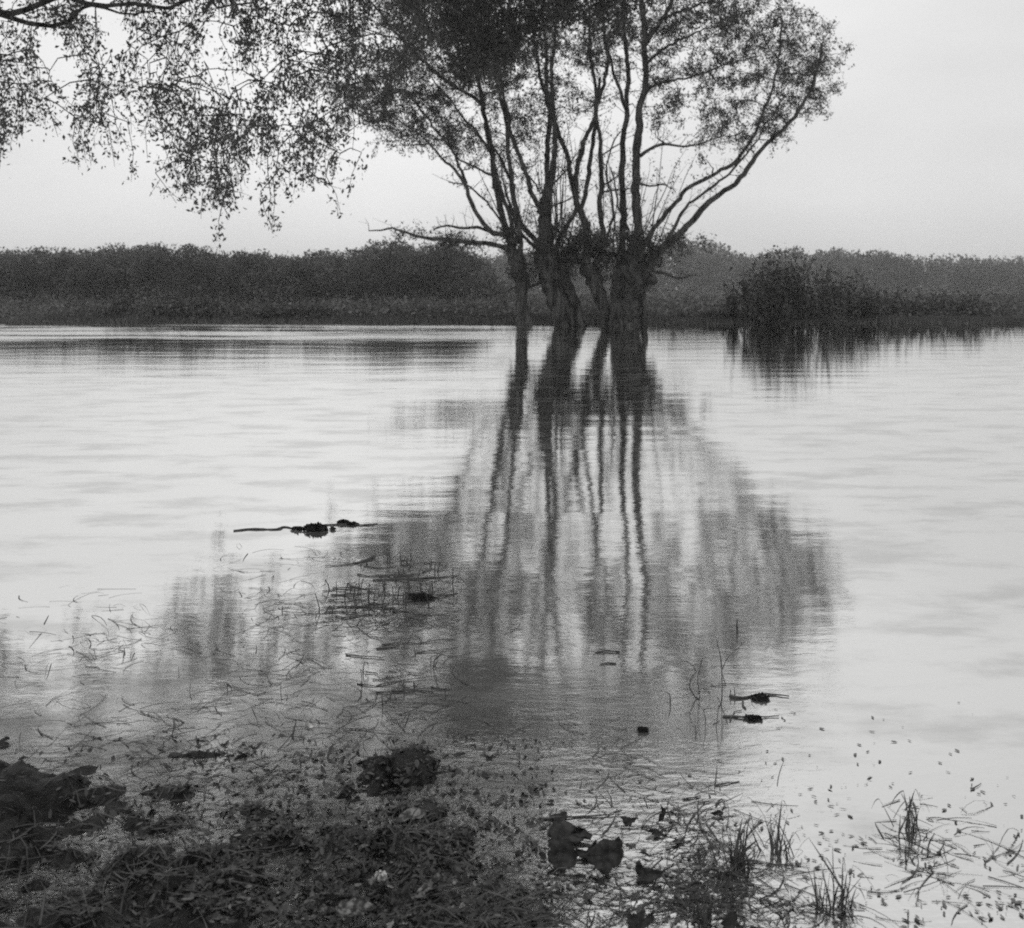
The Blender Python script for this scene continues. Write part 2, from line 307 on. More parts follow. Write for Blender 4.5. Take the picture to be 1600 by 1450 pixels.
# ------------------------------------------------------------------ willows (traced limbs at 42 m, each with its own depth)
DT = 42.0; PXM = F/DT
class Limb: pass
def limb(pts, w0, w1, d0=0.0, d1=0.0):
    """photo-pixel polyline, widths in photo px, depth offsets in metres from base to tip"""
    n = len(pts); P_, R_ = [], []
    for i, (x, y) in enumerate(pts):
        t = i/(n-1); D = DT+d0+(d1-d0)*t
        P_.append(P(x, y, D)); R_.append(.5*(w0+(w1-w0)*t)/PXM)
    return P_, R_
WILLOWS = {
 'A': dict(base=(820, 513), D=42.0,
   trunk=[([(821, 517), (817, 490), (814, 460), (813, 430), (806, 402), (800, 385)], [25, 22, 21, 25, 24, 14], 0),],
   limbs=[([(804, 398), (797, 372), (787, 350), (781, 326), (773, 276), (768, 237), (759, 193), (753, 150), (742, 100), (735, 40), (725, -40), (715, -120)], 12, 4, 0, 1.5),
          ([(806, 402), (799, 385), (796, 342), (784, 303), (776, 270), (762, 235), (745, 205), (720, 180), (700, 150), (670, 120)], 7, 2, .2, -2),
          ([(812, 408), (815, 372), (806, 331), (799, 276), (794, 221), (787, 180), (775, 120), (770, 60), (765, -30), (750, -110)], 8, 3, -.4, -1.5),
          ([(757, 171), (746, 158), (720, 140), (677, 110), (638, 72), (600, 30), (575, -10), (560, -60)], 7, 3, .6, 2.5),
          ([(800, 392), (790, 368), (768, 362), (751, 340), (737, 313), (729, 287), (712, 268), (693, 248), (677, 229), (650, 205), (620, 185)], 9, 2, 0, -2.5),
          ([(729, 287), (716, 262), (704, 237), (682, 204), (660, 175), (640, 150), (615, 130)], 4.5, 1.5, -1, -3),
          ([(802, 396), (783, 385), (741, 379), (688, 373), (645, 367), (613, 357), (581, 361)], 9, 2, .1, -1.5),
          ([(790, 366), (768, 362), (751, 357), (713, 355), (698, 351), (679, 357)], 6, 2.4, 0, -1),
          ([(797, 372), (771, 330), (745, 300), (729, 288), (700, 285)], 4, 1.5, 0, 1),
          ([(773, 276), (745, 262), (720, 250), (700, 225), (680, 200)], 4, 1.4, .8, 2),
          ([(768, 237), (750, 215), (735, 200), (712, 190)], 3.5, 1.4, .8, 2),
          ([(815, 440), (800, 452), (780, 458), (755, 448), (735, 440)], 4, 1.5, 0, -1.5)]),
 'B': dict(base=(890, 513), D=42.0,
   trunk=[([(884, 519), (879, 492), (868, 462), (858, 430), (852, 400), (852, 372), (853, 331), (856, 287)], [34, 30, 30, 34, 36, 26, 17, 14], 0),
          ([(912, 518), (903, 490), (892, 462), (880, 435), (872, 410)], [20, 17, 17, 22, 24], .15)],
   limbs=[([(856, 290), (854, 248), (860, 193), (854, 138), (853, 83), (849, 0), (845, -70), (850, -150)], 9, 3, 0, 1),
          ([(857, 292), (863, 276), (868, 221), (865, 165), (863, 110), (866, 55), (875, -20), (885, -100)], 9, 3, 0, -1.5),
          ([(853, 345), (842, 320), (830, 298), (819, 262), (802, 221), (794, 179), (786, 138), (772, 70), (755, 0), (740, -80)], 9, 3, 0, -2),
          ([(848, 385), (839, 378), (821, 359), (808, 331), (799, 290), (785, 255), (770, 225), (757, 200)], 11, 2, .3, 2),
          ([(846, 392), (827, 378), (808, 352), (796, 322), (788, 285), (780, 250)], 7, 2, .3, 1),
          ([(880, 410), (918, 362), (907, 331), (901, 312), (893, 276), (882, 234), (865, 187), (850, 140), (835, 80), (825, 10), (815, -80)], 12, 3, .2, 2),
          ([(901, 314), (901, 270), (910, 232), (926, 193), (934, 165), (945, 132), (951, 97), (945, 55), (943, 0), (950, -90)], 9, 3, .4, -1),
          ([(905, 330), (912, 317), (921, 276), (925, 221), (932, 179), (930, 132), (922, 83), (921, 40), (918, 0), (905, -90)], 8, 3, .5, 1.5),
          ([(868, 392), (876, 370), (899, 334), (901, 312)], 8, 7, .2, .4),
          ([(856, 287), (846, 303), (833, 283), (821, 265), (806, 250)], 3.5, 1.5, 0, 1),
          ([(862, 290), (868, 284), (885, 268), (900, 245), (912, 225)], 3.5, 1.5, 0, -1),
          ([(856, 325), (863, 321), (890, 309), (902, 303)], 3, 2, 0, .3),
          ([(846, 440), (832, 448), (820, 450)], 5, 2, 0, -.3)]),
 'C': dict(base=(978, 513), D=42.3,
   trunk=[([(978, 521), (975, 495), (978, 465), (984, 435), (990, 408), (994, 385)], [58, 52, 50, 50, 38, 16], 0),
          ([(950, 518), (946, 492), (938, 465), (928, 438), (918, 412)], [16, 17, 20, 26, 26], .1),
          ([(1008, 517), (1006, 480), (1004, 450), (1012, 420), (1031, 391)], [10, 11, 13, 14, 12], -.2)],
   limbs=[([(968, 425), (970, 400), (976, 345), (972, 276), (974, 234), (979, 179), (981, 124), (977, 55), (977, 0), (970, -80), (960, -160)], 12, 4, 0, 1.2),
          ([(992, 420), (994, 400), (997, 359), (992, 303), (995, 234), (1001, 179), (1009, 124), (1008, 55), (1005, 0), (1010, -80), (1020, -170)], 16, 5, 0, -1.2),
          ([(925, 420), (944, 386), (939, 331), (940, 276), (939, 234), (933, 199), (931, 165), (938, 120)], 10, 4, 0, .5),
          ([(944, 400), (952, 360), (958, 330), (953, 300), (948, 270), (955, 235), (968, 205)], 5, 2, .2, 1),
          ([(979, 172), (968, 138), (957, 110), (948, 70), (938, 10), (925, -70)], 6, 2.5, .4, 1.5),
          ([(1008, 138), (1020, 135), (1045, 127), (1078, 119), (1111, 108), (1152, 95), (1190, 88)], 5, 1.5, -.6, -2),
          ([(1000, 244), (1014, 233), (1039, 228), (1060, 230), (1075, 229), (1111, 218), (1150, 211)], 6, 1.3, -.4, -2),
          ([(993, 287), (1014, 290), (1034, 288), (1050, 292)], 4, 1.3, -.2, -1),
          ([(1008, 100), (1036, 80), (1067, 61), (1100, 45), (1140, 40)], 5, 1.8, -.8, 1.5),
          ([(1008, 70), (1020, 50), (1034, 30), (1048, 8), (1062, -20), (1090, -70), (1120, -110)], 8, 3, -.9, -2),
          ([(1034, 30), (1060, 18), (1090, 8), (1120, 2), (1160, -12)], 5, 2, -1, 1),
          ([(996, 405), (1012, 370), (1036, 339), (1056, 317), (1078, 292), (1111, 273), (1147, 254), (1166, 232), (1180, 205), (1200, 160), (1215, 100), (1222, 30)], 8, 3, -.2, -2.5),
          ([(1031, 391), (1050, 362), (1064, 339), (1078, 317), (1111, 292), (1144, 268), (1170, 235), (1195, 200), (1225, 150)], 6, 2, -.3, 1),
          ([(1012, 420), (1031, 391), (1052, 372), (1072, 353), (1111, 317), (1144, 287), (1172, 259), (1200, 225), (1235, 190), (1265, 140), (1285, 80)], 12, 4, -.2, -1.2),
          ([(941, 290), (955, 283), (973, 270)], 3.5, 2, 0, .2), ([(942, 300), (965, 297), (992, 292)], 3, 2, 0, 0),
          ([(938, 245), (948, 238), (959, 229), (972, 224)], 3, 2, 0, .2),
          ([(994, 420), (1035, 425), (1060, 432), (1090, 428)], 6, 1.6, -.3, -1),
          ([(983, 360), (966, 320), (960, 290), (952, 262)], 4, 1.6, .2, -1)]),
}
# foliage: (cx, cy, rx, ry, clusters) in photo pixels at the willows' distance
BLOBS = [(735, 60, 72, 62, 70), (685, 30, 80, 48, 55), (762, 125, 50, 38, 30), (860, 45, 62, 52, 36), (950, 40, 62, 48, 34), (800, 80, 55, 55, 36),
 (615, 115, 66, 60, 60), (590, 165, 55, 28, 26), (665, 165, 66, 42, 42), (560, 45, 60, 50, 20), (690, 215, 50, 28, 22), (840, 130, 48, 60, 26), (815, 190, 40, 42, 14), (640, 205, 40, 22, 12),
 (920, 80, 55, 45, 20), (1050, 35, 55, 42, 20), (1105, 60, 70, 65, 15), (1140, 140, 40, 65, 12), (1035, 165, 36, 45, 9), (1150, 20, 55, 50, 20), (740, 240, 42, 34, 9), (900, 150, 45, 36, 12), (820, 250, 36, 36, 7), (1060, 110, 60, 40, 10), (1110, 190, 50, 30, 4),
 (880, -80, 200, 75, 120), (1020, -60, 110, 70, 70), (720, -60, 105, 65, 60), (1100, -45, 55, 50, 34), (620, -40, 60, 55, 26), (1225, 60, 60, 75, 34), (1250, 150, 45, 50, 22), (1200, 190, 25, 30, 6),
 (1290, 90, 40, 50, 12), (1120, 95, 150, 120, 80), (1190, 60, 110, 110, 34), (1080, 180, 90, 50, 12), (1150, 200, 60, 50, 8), (570, 120, 90, 90, 30), (620, 190, 70, 40, 14),
 (860, 340, 60, 40, 8), (930, 340, 60, 40, 8), (1020, 385, 60, 22, 10),
 # pollard heads, thick with short shoots
 (715, 384, 26, 5, 9), (655, 374, 22, 5, 3), (792, 372, 12, 9, 5), (850, 412, 30, 30, 20), (905, 410, 42, 30, 20), (965, 412, 40, 34, 20), (1005, 425, 30, 34, 9), (985, 475, 30, 20, 3), (940, 392, 44, 24, 14), (1045, 395, 30, 26, 9), (890, 385, 38, 22, 10), (812, 425, 18, 22, 6), (1000, 395, 36, 24, 8)]
tree_parts = {}
nodes, owner, noder = [], [], []
LAB = {'A': ('slender leaning willow, leftmost of the three standing in the water', 'willow tree'),
       'B': ('forked dark pollard willow between the slender one and the broad one', 'willow tree'),
       'C': ('broad many-stemmed pollard willow with boughs sweeping out to the right', 'willow tree')}
for key, T in WILLOWS.items():
    root = empty('willow_tree', P(T['base'][0], T['base'][1], DT)*1.0); root.location.z = 0
    tag(root, LAB[key][0], LAB[key][1], 'willows standing in the flood')
    bpy.context.view_layer.update()
    tb = Tubes()
    for pts, ws, dz in T['trunk']:
        PP = [P(x, y, DT+dz) for x, y in pts]; RR = [.5*w_/PXM for w_ in ws]
        PP, RR = smooth_line(PP, RR, .12)
        PP = [p+Vector((noise.noise(p*1.3), noise.noise(p*1.3+Vector((9, 0, 0))), 0))*.08 for p in PP]
        tb.add(PP, RR, 12, .5, seed=pts[0][0])
    # gnarled pollard knuckles round the head
    for k in range(9):
        pts, ws, dz = T['trunk'][k % len(T['trunk'])]
        x, y = pts[3 + k % (len(pts)-3)] if len(pts) > 4 else pts[-1]
        c = P(x+random.uniform(-10, 10), min(y, 440)+random.uniform(-12, 20), DT+dz+random.uniform(-.4, .4))
        r_ = random.uniform(.14, .27)
        tb.add([c+Vector((0, 0, -r_)), c+Vector((0.03, 0, -r_*.5)), c, c+Vector((0, .02, r_*.6)), c+Vector((0, 0, r_))], [r_*.4, r_*.9, r_, r_*.75, r_*.2], 8, .5, k)
    tb.build('trunk', M_bark, root)
    for li, (pts, w0, w1, d0, d1) in enumerate(T['limbs']):
        PP, RR = limb(pts, w0, w1, d0, d1); PP, RR = smooth_line(PP, RR, .2)
        s_ = li*7.7+ord(key)
        PP = [p+Vector((noise.noise(p*.9+Vector((s_, 0, 0))), noise.noise(p*.9+Vector((0, s_, 0))), noise.noise(p*.9+Vector((0, 0, s_)))))*.11*min(1, i/4)+Vector((noise.noise(p*3.1+Vector((s_, 3, 0))), 0, noise.noise(p*3.1+Vector((3, s_, 0)))))*.07*min(1, i/3) for i, p in enumerate(PP)]
        lt = Tubes(); lt.add(PP, [r*1.05 for r in RR], 7, .35, s_)
        lt.build('limb' if w0 > 5 else 'branch', M_bark, root)
        for p, r in zip(PP[2:], RR[2:]): nodes.append(p); owner.append(key); noder.append(r)
    T2 = tree_parts[key] = dict(root=root, tw=Tubes(), leaf=[])
    for k in range({'A': 9, 'B': 24, 'C': 26}[key]):     # straight young shoots fanning up from the pollard heads
        hx = {'A': (800, 816), 'B': (842, 885), 'C': (915, 1022)}[key]; x_ = random.uniform(*hx); p = P(x_, random.uniform(385, 412), DT+random.uniform(-.5, .5)); ln = random.uniform(1.5, 5.5)
        lean = (x_-{'A': 815, 'B': 865, 'C': 968}[key])/160+random.gauss(-.05 if key == 'A' else 0, .13); dr = Vector((lean, random.gauss(0, .2), 1)).normalized(); q = [p+dr*ln*t+Vector((random.gauss(0, .03)+lean*.25*t*t*ln*.3, random.gauss(0, .03), 0)) for t in (0, .2, .4, .6, .8, 1)]
        T2['tw'].add(q, [random.uniform(.022, .04)*(1-.14*i) for i in range(6)], 5, cap=False)
        for i in (2, 3, 4, 5):
            d_ = (dr+Vector((random.gauss(0, .5), random.gauss(0, .5), 0))).normalized()*random.uniform(.3, .8); T2['tw'].add([q[i], q[i]+d_], [.008, .004], 3, cap=False)
            if q[i].z > 5 or random.random() < .2: T2['leaf'].append(np.array(q[i]+d_)+rng.normal(size=(8, 3))*.12)
    for p, r, q in list(zip(nodes, noder, owner)):
        if q != key: continue
        for _ in range(1 if random.random() < .62 else 0):
            dr = Vector((random.gauss(0, .8), random.gauss(0, .8), random.gauss(.55, .35))).normalized(); ln = random.uniform(.3, 1.3)
            a = p+dr*ln*.5+Vector((random.gauss(0, .05), 0, .04)); b = a+(dr+Vector((random.gauss(0, .35), random.gauss(0, .35), .25))).normalized()*ln*.5
            T2['tw'].add([p, a, b], [min(.016, r*.6+.004), .010, .005], 4, cap=False)
            c_ = a+Vector((random.gauss(0, .3), random.gauss(0, .3), random.uniform(0, .35))); T2['tw'].add([a, c_], [.007, .004], 3, cap=False)
            if b.z > 5.5 and random.random() < .6:
                T2['leaf'].append(np.array(b)+rng.normal(size=(9, 3))*.11)
att = []
for (cx, cy, rx, ry, n) in BLOBS:
    for i in range(n):
        u = rng.normal(size=2)*.55
        dd = 1.0 if cy > 370 else 4.2
        y_ = cy+u[1]*ry
        if cy > 370: y_ = min(y_, 468)
        att.append(P(cx+u[0]*rx, y_, DT+rng.uniform(-dd, dd)*.6+rng.normal()*.3))
NA = np.array([tuple(p) for p in nodes]); att_np = np.array([tuple(a) for a in att])
d0 = np.sqrt(((att_np[:, None, :]-NA[None, ::3, :])**2).sum(-1)).min(1)
order = np.argsort(d0)
allp = [tuple(p) for p in nodes]; arr = np.zeros((len(allp)+len(att)*4, 3)); arr[:len(allp)] = NA; cnt = len(allp)
dep = np.zeros(len(arr)); rad = np.zeros(len(arr)); rad[:cnt] = noder
for ai in order:
    a = att_np[ai]
    dv = a-arr[:cnt]; dist = np.sqrt((dv**2).sum(1))
    cost = dist+.8*np.clip(arr[:cnt, 2]-a[2], 0, 9)+.15*dep[:cnt]
    j = int(cost.argmin()); key = owner[j]; T = tree_parts[key]
    s = Vector(arr[j]); e = Vector(a); ln = (e-s).length
    if ln > .12:
        n = 4 if ln > .5 else 2
        pts = [s.lerp(e, k/n) for k in range(n+1)]
        for k in range(1, n): pts[k] += Vector((random.gauss(0, .09), random.gauss(0, .09), random.gauss(.04, .06)))*min(1, ln)
        r0 = min(max(.012, rad[j]*.7), .012+.016*ln); r1 = .008
        T['tw'].add(pts, [r0+(r1-r0)*k/n for k in range(n+1)], 4, cap=False)
        for k in range(1, n+1):
            arr[cnt] = pts[k]; dep[cnt] = dep[j]+1; rad[cnt] = r0+(r1-r0)*k/n; owner.append(key); cnt += 1
    # shoots with leaves
    head = WILLOWS and (YH-(a[2]-H)*F/a[1]) > 370
    for q in range(5 if not head else 6):
        dr = Vector((random.gauss(0, .5), random.gauss(0, .5), random.gauss(.15 if not head else .7, .45))).normalized()
        l2 = random.uniform(.35, .85); m_ = e+dr*l2*.5+Vector((0, 0, .03)); t_ = e+dr*l2+Vector((0, 0, -.10*l2))
        T['tw'].add([e, m_, t_], [.009, .007, .004], 3, cap=False)
        k = 19
        tt = rng.uniform(.1, 1.1, (k, 1)); base = np.array(e)*(1-tt)+np.array(t_)*tt
        T['leaf'].append(base+rng.normal(size=(k, 3))*.09)
for key, T in tree_parts.items():
    T['tw'].build('twigs', M_twig, T['root'])
    cs = np.concatenate(T['leaf']); v, f = leaf_quads(cs, np.full(len(cs), .13), .36, droop=.5)
    mesh_obj('crown', v, f, M_leaf, T['root'])

# ------------------------------------------------------------------ near tree whose boughs hang in from the left
root = empty('overhanging_tree', (-11.0, 14.6, 0)); tag(root, 'leafy tree whose drooping sprays hang into the top left', 'tree'); bpy.context.view_layer.update()
tb = Tubes()
PP, RR = smooth_line([Vector((-11, 14.6, -.3)), Vector((-10.9, 14.6, 1.2)), Vector((-10.7, 14.5, 3.0)), Vector((-10.4, 14.6, 5.4)), Vector((-10.3, 14.6, 9.0))], [.34, .30, .26, .2, .08], .2)
tb.add(PP, RR, 12, .35); tb.build('trunk', M_bark, root)
def envb(x):   # lowest row the sprays reach, by column
    return float(np.interp(x, [-250, 0, 120, 250, 330, 400, 430, 445, 470, 500, 535, 560, 600, 640, 690], [330, 300, 260, 310, 355, 345, 375, 395, 330, 300, 370, 260, 215, 150, 30]))
boughs = []
for k, (zz0, x1, y1, D1) in enumerate([(4.6, 480, -20, 13.6), (5.0, 560, -70, 14.6), (5.4, 640, -90, 15.2), (4.0, 250, 20, 14.2), (5.8, 560, -210, 14.0), (6.4, 640, -300, 15.0), (5.0, 380, -80, 15.6), (6.6, 460, -330, 14.5), (5.4, 200, -120, 13.8), (4.9, 800, -160, 14.6), (6.2, 820, -300, 15.4), (4.4, 400, 10, 13.0), (6.4, 740, -60, 19.0), (7.0, 900, -80, 20.4), (7.4, 1080, -110, 21.0), (5.6, 700, -10, 18.6)]):
    s = Vector((-10.6, 14.6, zz0)); e = P(x1, y1, D1); m1 = s.lerp(e, .35)+Vector((0, 0, .7)); m2 = s.lerp(e, .7)+Vector((0, .2, .5))
    PP, RR = smooth_line([s, m1, m2, e], [.09, .055, .03, .012], .22)
    PP = [p+Vector((noise.noise(p*1.1), noise.noise(p*1.1+Vector((5, 0, 0))), noise.noise(p*1.1+Vector((0, 5, 0)))))*.4*min(1, i/3) for i, p in enumerate(PP)]
    lt = Tubes(); lt.add(PP, RR, 7, .25, k); lt.build('limb', M_bark, root); boughs += PP[3:]
B = np.array([tuple(p) for p in boughs]); tw = Tubes(); leaves = []
cnt = len(B); arr = np.zeros((20000, 3)); arr[:cnt] = B
sprays = []
for i in range(3500):
    D = random.uniform(12.6, 16.4)
    x = random.uniform(-230, 680) if i < 1950 else random.uniform(380, 860)
    eb = envb(x)
    yb = eb-(eb+330)*random.random()**.95+random.gauss(0, 12)
    if i >= 1950: yb = random.uniform(-420, -70+.12*abs(x-600))
    else:
        if x > 560 and yb > -40 and random.random() < .3: continue
        if x < 250 and yb > 0 and random.random() < .45: continue
        if yb > eb-80 and random.random() < .25: continue
        if noise.noise(Vector((x*.011, yb*.011, 2.7))) < -.30: continue
    sprays.append((yb, x, D))
sprays.sort()
OVER = [(735, 55, 78, 60, 110), (690, 20, 80, 45, 70), (762, 120, 48, 34, 44), (855, 40, 64, 48, 56), (945, 25, 60, 44, 44), (800, 75, 60, 50, 50), (1040, 0, 60, 34, 16), (870, -40, 230, 30, 260), (1040, -35, 80, 30, 70), (900, 20, 120, 30, 30), (1110, 40, 40, 40, 6)]
for cx, cy, rx, ry, n_ in OVER:
    for i in range(n_): sprays.append((cy+random.gauss(0, .55)*ry, cx+random.gauss(0, .55)*rx, random.uniform(18.6, 21.8)))
sprays.sort()
for yb, x, D in sprays:
    tip = P(x, yb, D); Ls = random.uniform(.3, .85); top = tip+Vector((random.gauss(0, .16), random.gauss(0, .16), Ls))
    dist = np.sqrt(((arr[:cnt]-np.array(top))**2).sum(1))+.5*np.clip(arr[:cnt, 2]-top.z-.3, 0, 9); j = int(dist.argmin()); s = Vector(arr[j])
    mid = s.lerp(top, .5)+Vector((random.gauss(0, .06), random.gauss(0, .06), .10*(top-s).length))
    tw.add([s, mid, top], [.011, .008, .006], 4, cap=False)
    for q in (mid, top):
        if cnt < 19990: arr[cnt] = q; cnt += 1
    m2 = top.lerp(tip, .5)+Vector((random.gauss(0, .04), random.gauss(0, .04), 0))
    tw.add([top, m2, tip], [.006, .0045, .003], 4, cap=False)
    n = int(14+Ls*20)
    for q in range(n):
        t = random.random(); p = top.lerp(tip, t)
        leaves.append((p.x+random.gauss(0, .085), p.y+random.gauss(0, .085), p.z+random.gauss(0, .05)))
    for q in range(3):
        p0 = top.lerp(tip, random.uniform(.1, .8)); p1 = p0+Vector((random.gauss(0, .13), random.gauss(0, .13), random.uniform(-.22, .03)))
        tw.add([p0, p1], [.004, .0025], 3, cap=False)
        for z in range(6):
            p = p0.lerp(p1, random.uniform(.3, 1.1)); leaves.append((p.x+random.gauss(0, .03), p.y+random.gauss(0, .03), p.z+random.gauss(0, .03)))
tw.build('twigs', M_twig, root)
cs = np.array(leaves); v, f = leaf_quads(cs, np.full(len(cs), .06)*np.clip(cs[:, 1]/14.5, .9, 1.35), .5, droop=.8, jitter=.6)
mesh_obj('crown', v, f, M_leafN, root)

# ------------------------------------------------------------------ far shore: bushes and grass
def bush(x, y_base, D, wpx, hpx, label, n=900, leaf=.16, mat=M_bush):
    c = P(x, y_base, D); base = Vector((c.x, D, .05)); s = D/F
    root = empty('bush', base); tag(root, label, 'bush', 'bushes along the far shore'); bpy.context.view_layer.update()
    st = Tubes()
    lv = []
    for k in range(9):
        e = base+Vector((random.gauss(0, wpx*s*.22), random.gauss(0, wpx*s*.2), hpx*s*random.uniform(.5, .85)))
        st.add([base+Vector((random.gauss(0, .1), random.gauss(0, .1), -.1)), base.lerp(e, .5)+Vector((0, 0, .15)), e], [.03, .02, .008], 5)
    parts_ = []
    for k in range(14):
        fx = random.uniform(-.5, .5); top_ = (1-abs(fx)**2*2.2)*random.uniform(.45, 1.0)
        c_ = np.array(base)+np.array([fx*wpx*s*1.15, random.gauss(0, .3)*wpx*s, hpx*s*top_*random.uniform(.25, .72)])
        m_ = n//14; u = rng.normal(size=(m_, 3)); parts_.append(c_+u*np.array([wpx*s*.085, wpx*s*.085, hpx*s*.16])*random.uniform(.6, 1.5))
    for k in range(int(10+wpx*.25)):
        a_ = base+Vector((random.uniform(-.5, .5)*wpx*s, random.gauss(0, .2)*wpx*s, .05)); b_ = a_+Vector((random.gauss(0, .18), random.gauss(0, .15), 1))*hpx*s*random.uniform(.4, .88)
        st.add([a_, a_.lerp(b_, .5), b_], [.02, .014, .006], 4)
        tt = rng.uniform(.2, 1, (16, 1)); parts_.append(np.array(a_)*(1-tt)+np.array(b_)*tt+rng.normal(size=(16, 3))*.06)
    cs = np.concatenate(parts_); cs = cs[cs[:, 2] < .05+hpx*s*.92+.25*np.abs(rng.normal(size=len(cs)))]; st.build('twigs', M_twig, root)
    cs = cs[cs[:, 2] > .05]; v, f = leaf_quads(cs, np.full(len(cs), leaf), .6); mesh_obj('crown', v, f, mat, root)
bush(1184, 508, 45.0, 66, 96, 'black bush at the water edge, nearest of the right shore bushes to the willows', 2600)
bush(1238, 508, 46.2, 100, 124, 'highest dark bush on the right shore, between two lower ones', 3600)
bush(1312, 508, 46.8, 96, 84, 'dark rounded bush just right of the highest bush', 2600)
bush(1126, 507, 46.0, 40, 18, 'low bush left of the black bush on the right shore', 500)
bush(1450, 508, 49.0, 150, 58, 'low spreading bush on the far shore at the right end', 2400)
bush(452, 514, 46.0, 110, 34, 'low dark bush at the far shore at left', 1800)
bush(260, 512, 47.0, 150, 62, 'broad dark bush on the far shore at the left end', 2800)
bush(1064, 506, 46.0, 26, 12, 'tiny bush on the far shore right beside the broad willow', 250)
cs = []
for i in range(5200):
    y = 46.5+random.random()**1.4*(66 if i % 2 else 200); x = random.uniform(-.62, .62)*y
    if noise.noise(Vector((x*.06, y*.03, 5))) < random.uniform(-.6, .2): continue
    h = random.uniform(.15, .75)*(.7+.006*y); k = 14
    q = np.array([x, y, .18])+rng.normal(size=(k, 3))*np.array([h*.9, h*.6, 0]); q[:, 2] = .18+np.abs(rng.normal(size=k))*h*.55; cs.append(q)
cs = np.concatenate(cs); v, f = leaf_quads(cs, .12+.0022*cs[:, 1], .5)
tag(mesh_obj('rough_field_growth', v, f, M_wood1), 'rough low growth over the far field', 'undergrowth', kind='stuff')
bv, bf, n0 = [], [], 0
for i in range(15000):
    x = random.uniform(-22, 22); sh = 43.6+.8*math.sin(x*.11)+.35*math.sin(x*.43+1)
    y = sh+.3+abs(random.gauss(0, 1))*4.5; h = random.uniform(.08, .26)*(1+1.6*max(0, noise.noise(Vector((x*.5, y*.4, 1)))+.1)); zb = .0 if y < sh+1 else .1
    a = random.gauss(0, .3); wd = .02+.0004*y
    dx, dy = random.gauss(0, .3)*h, random.gauss(0, .3)*h
    bv += [(x-wd, y, zb), (x+wd, y+.01, zb), (x+dx, y+dy, zb+h)]; bf.append((n0, n0+1, n0+2)); n0 += 3
tag(mesh_obj('grass', np.array(bv), np.array(bf), M_grass), 'rough grass along the far shore', 'grass', kind='stuff')

# ------------------------------------------------------------------ things floating in and standing out of the near water
def traced(name, pts, mat, label, cat='leaf', tilt=18, y0=None, lift=.006, group=None, curl=.01, vein=True):
    """leaf outlined in photo pixels, lying tilted (far edge up) on the water"""
    ymax = max(p[1] for p in pts) if y0 is None else y0
    D0 = Wd(ymax); n = Vector((0, -math.sin(math.radians(tilt)), math.cos(math.radians(tilt)))); p0 = Vector((0, D0, lift)); cpos = Vector((0, 0, H))
    V = []
    for x, y in pts:
        d = P(x, y, 1.0)-cpos; t = (p0-cpos).dot(n)/d.dot(n); V.append(cpos+d*t)
    c = sum(V, Vector())/len(V); c0 = Vector((c.x, c.y, 0))
    m = len(V); fine = []
    for i in range(m):
        a, b = V[i], V[(i+1) % m]
        for k in range(3): 
            q = a.lerp(b, k/3); q += Vector((random.gauss(0, 1), random.gauss(0, 1), 0))*(b-a).length*.10; fine.append(q)
    rings = [[c.lerp(q, s) for q in fine] for s in (.33, .66, 1.0)]
    vv = [c-n*curl*.5]; ff = []
    for ri, ring in enumerate(rings):
        for k, q in enumerate(ring):
            b = noise.noise(q*30)*.006+(.0 if ri < 2 else curl*max(0, noise.noise(q*14)+.25)*2)
            vv.append(q+n*b)
    nn = len(fine)
    vv += [v_-n*.0015 for v_ in vv]; half = 1+3*nn
    def quad(o, rev):
        for k in range(nn):
            k2 = (k+1) % nn; t = [(o, o+1+k, o+1+k2)]
            for r_ in range(2): t.append((o+1+r_*nn+k, o+1+(r_+1)*nn+k, o+1+(r_+1)*nn+k2, o+1+r_*nn+k2))
            for q in t: ff.append(q[::-1] if rev else q)
    quad(0, False); quad(half, True)
    for k in range(nn):
        k2 = (k+1) % nn; a = 1+2*nn; ff.append((a+k, half+a+k, half+a+k2, a+k2))
    vv = [v_-c0 for v_ in vv]
    o = mesh_obj(name, vv, ff, mat, smooth=True); o.location = c0
    return tag(o, label, cat, group)
Z5 = lambda L_: [(840+x/6.667, 1240+y/6.667) for x, y in L_]
Z2 = lambda L_: [(800+x/4.301, 1180+y/4.301) for x, y in L_]
Z1 = lambda L_: [(428+x/4.301, 1150+y/4.301) for x, y in L_]
G = 'large dead leaves on the near water'
traced('dead_leaf', Z5([(100, 600), (130, 500), (230, 480), (330, 540), (400, 620), (430, 660), (400, 740), (340, 790), (260, 830), (190, 820), (150, 740), (100, 690)]), M_dleaf, 'big rounded dark leaf, left of the touching pair in the shallows', tilt=28, group=G)
traced('dead_leaf', Z5([(560, 580), (640, 500), (700, 470), (780, 500), (840, 440), (900, 540), (890, 640), (870, 740), (790, 800), (690, 865), (620, 810), (540, 740), (500, 660)]), M_dleaf, 'big pointed dark leaf, right of the touching pair in the shallows', tilt=28, group=G)
traced('dead_leaf', Z5([(370, 560), (440, 590), (520, 590), (590, 530), (640, 470), (560, 620), (500, 690), (430, 670)]), M_dleaf, 'torn dark strip bridging the touching pair of big leaves', tilt=16, group=G, curl=.004)
traced('dead_leaf', Z5([(120, 400), (180, 290), (300, 300), (420, 380), (520, 400), (560, 480), (420, 520), (260, 500), (140, 500)]), M_dleaf, 'broad dark ragged leaf lying just beyond the rounded one', tilt=10, group=G, curl=.006)
traced('dead_leaf', Z5([(1000, 760), (1050, 680), (1100, 760), (1200, 790), (1290, 820), (1290, 890), (1200, 930), (1130, 950), (1020, 930), (1040, 850)]), M_dleaf, 'notched black leaf alone between the touching pair and the sedge', tilt=30, group=G)
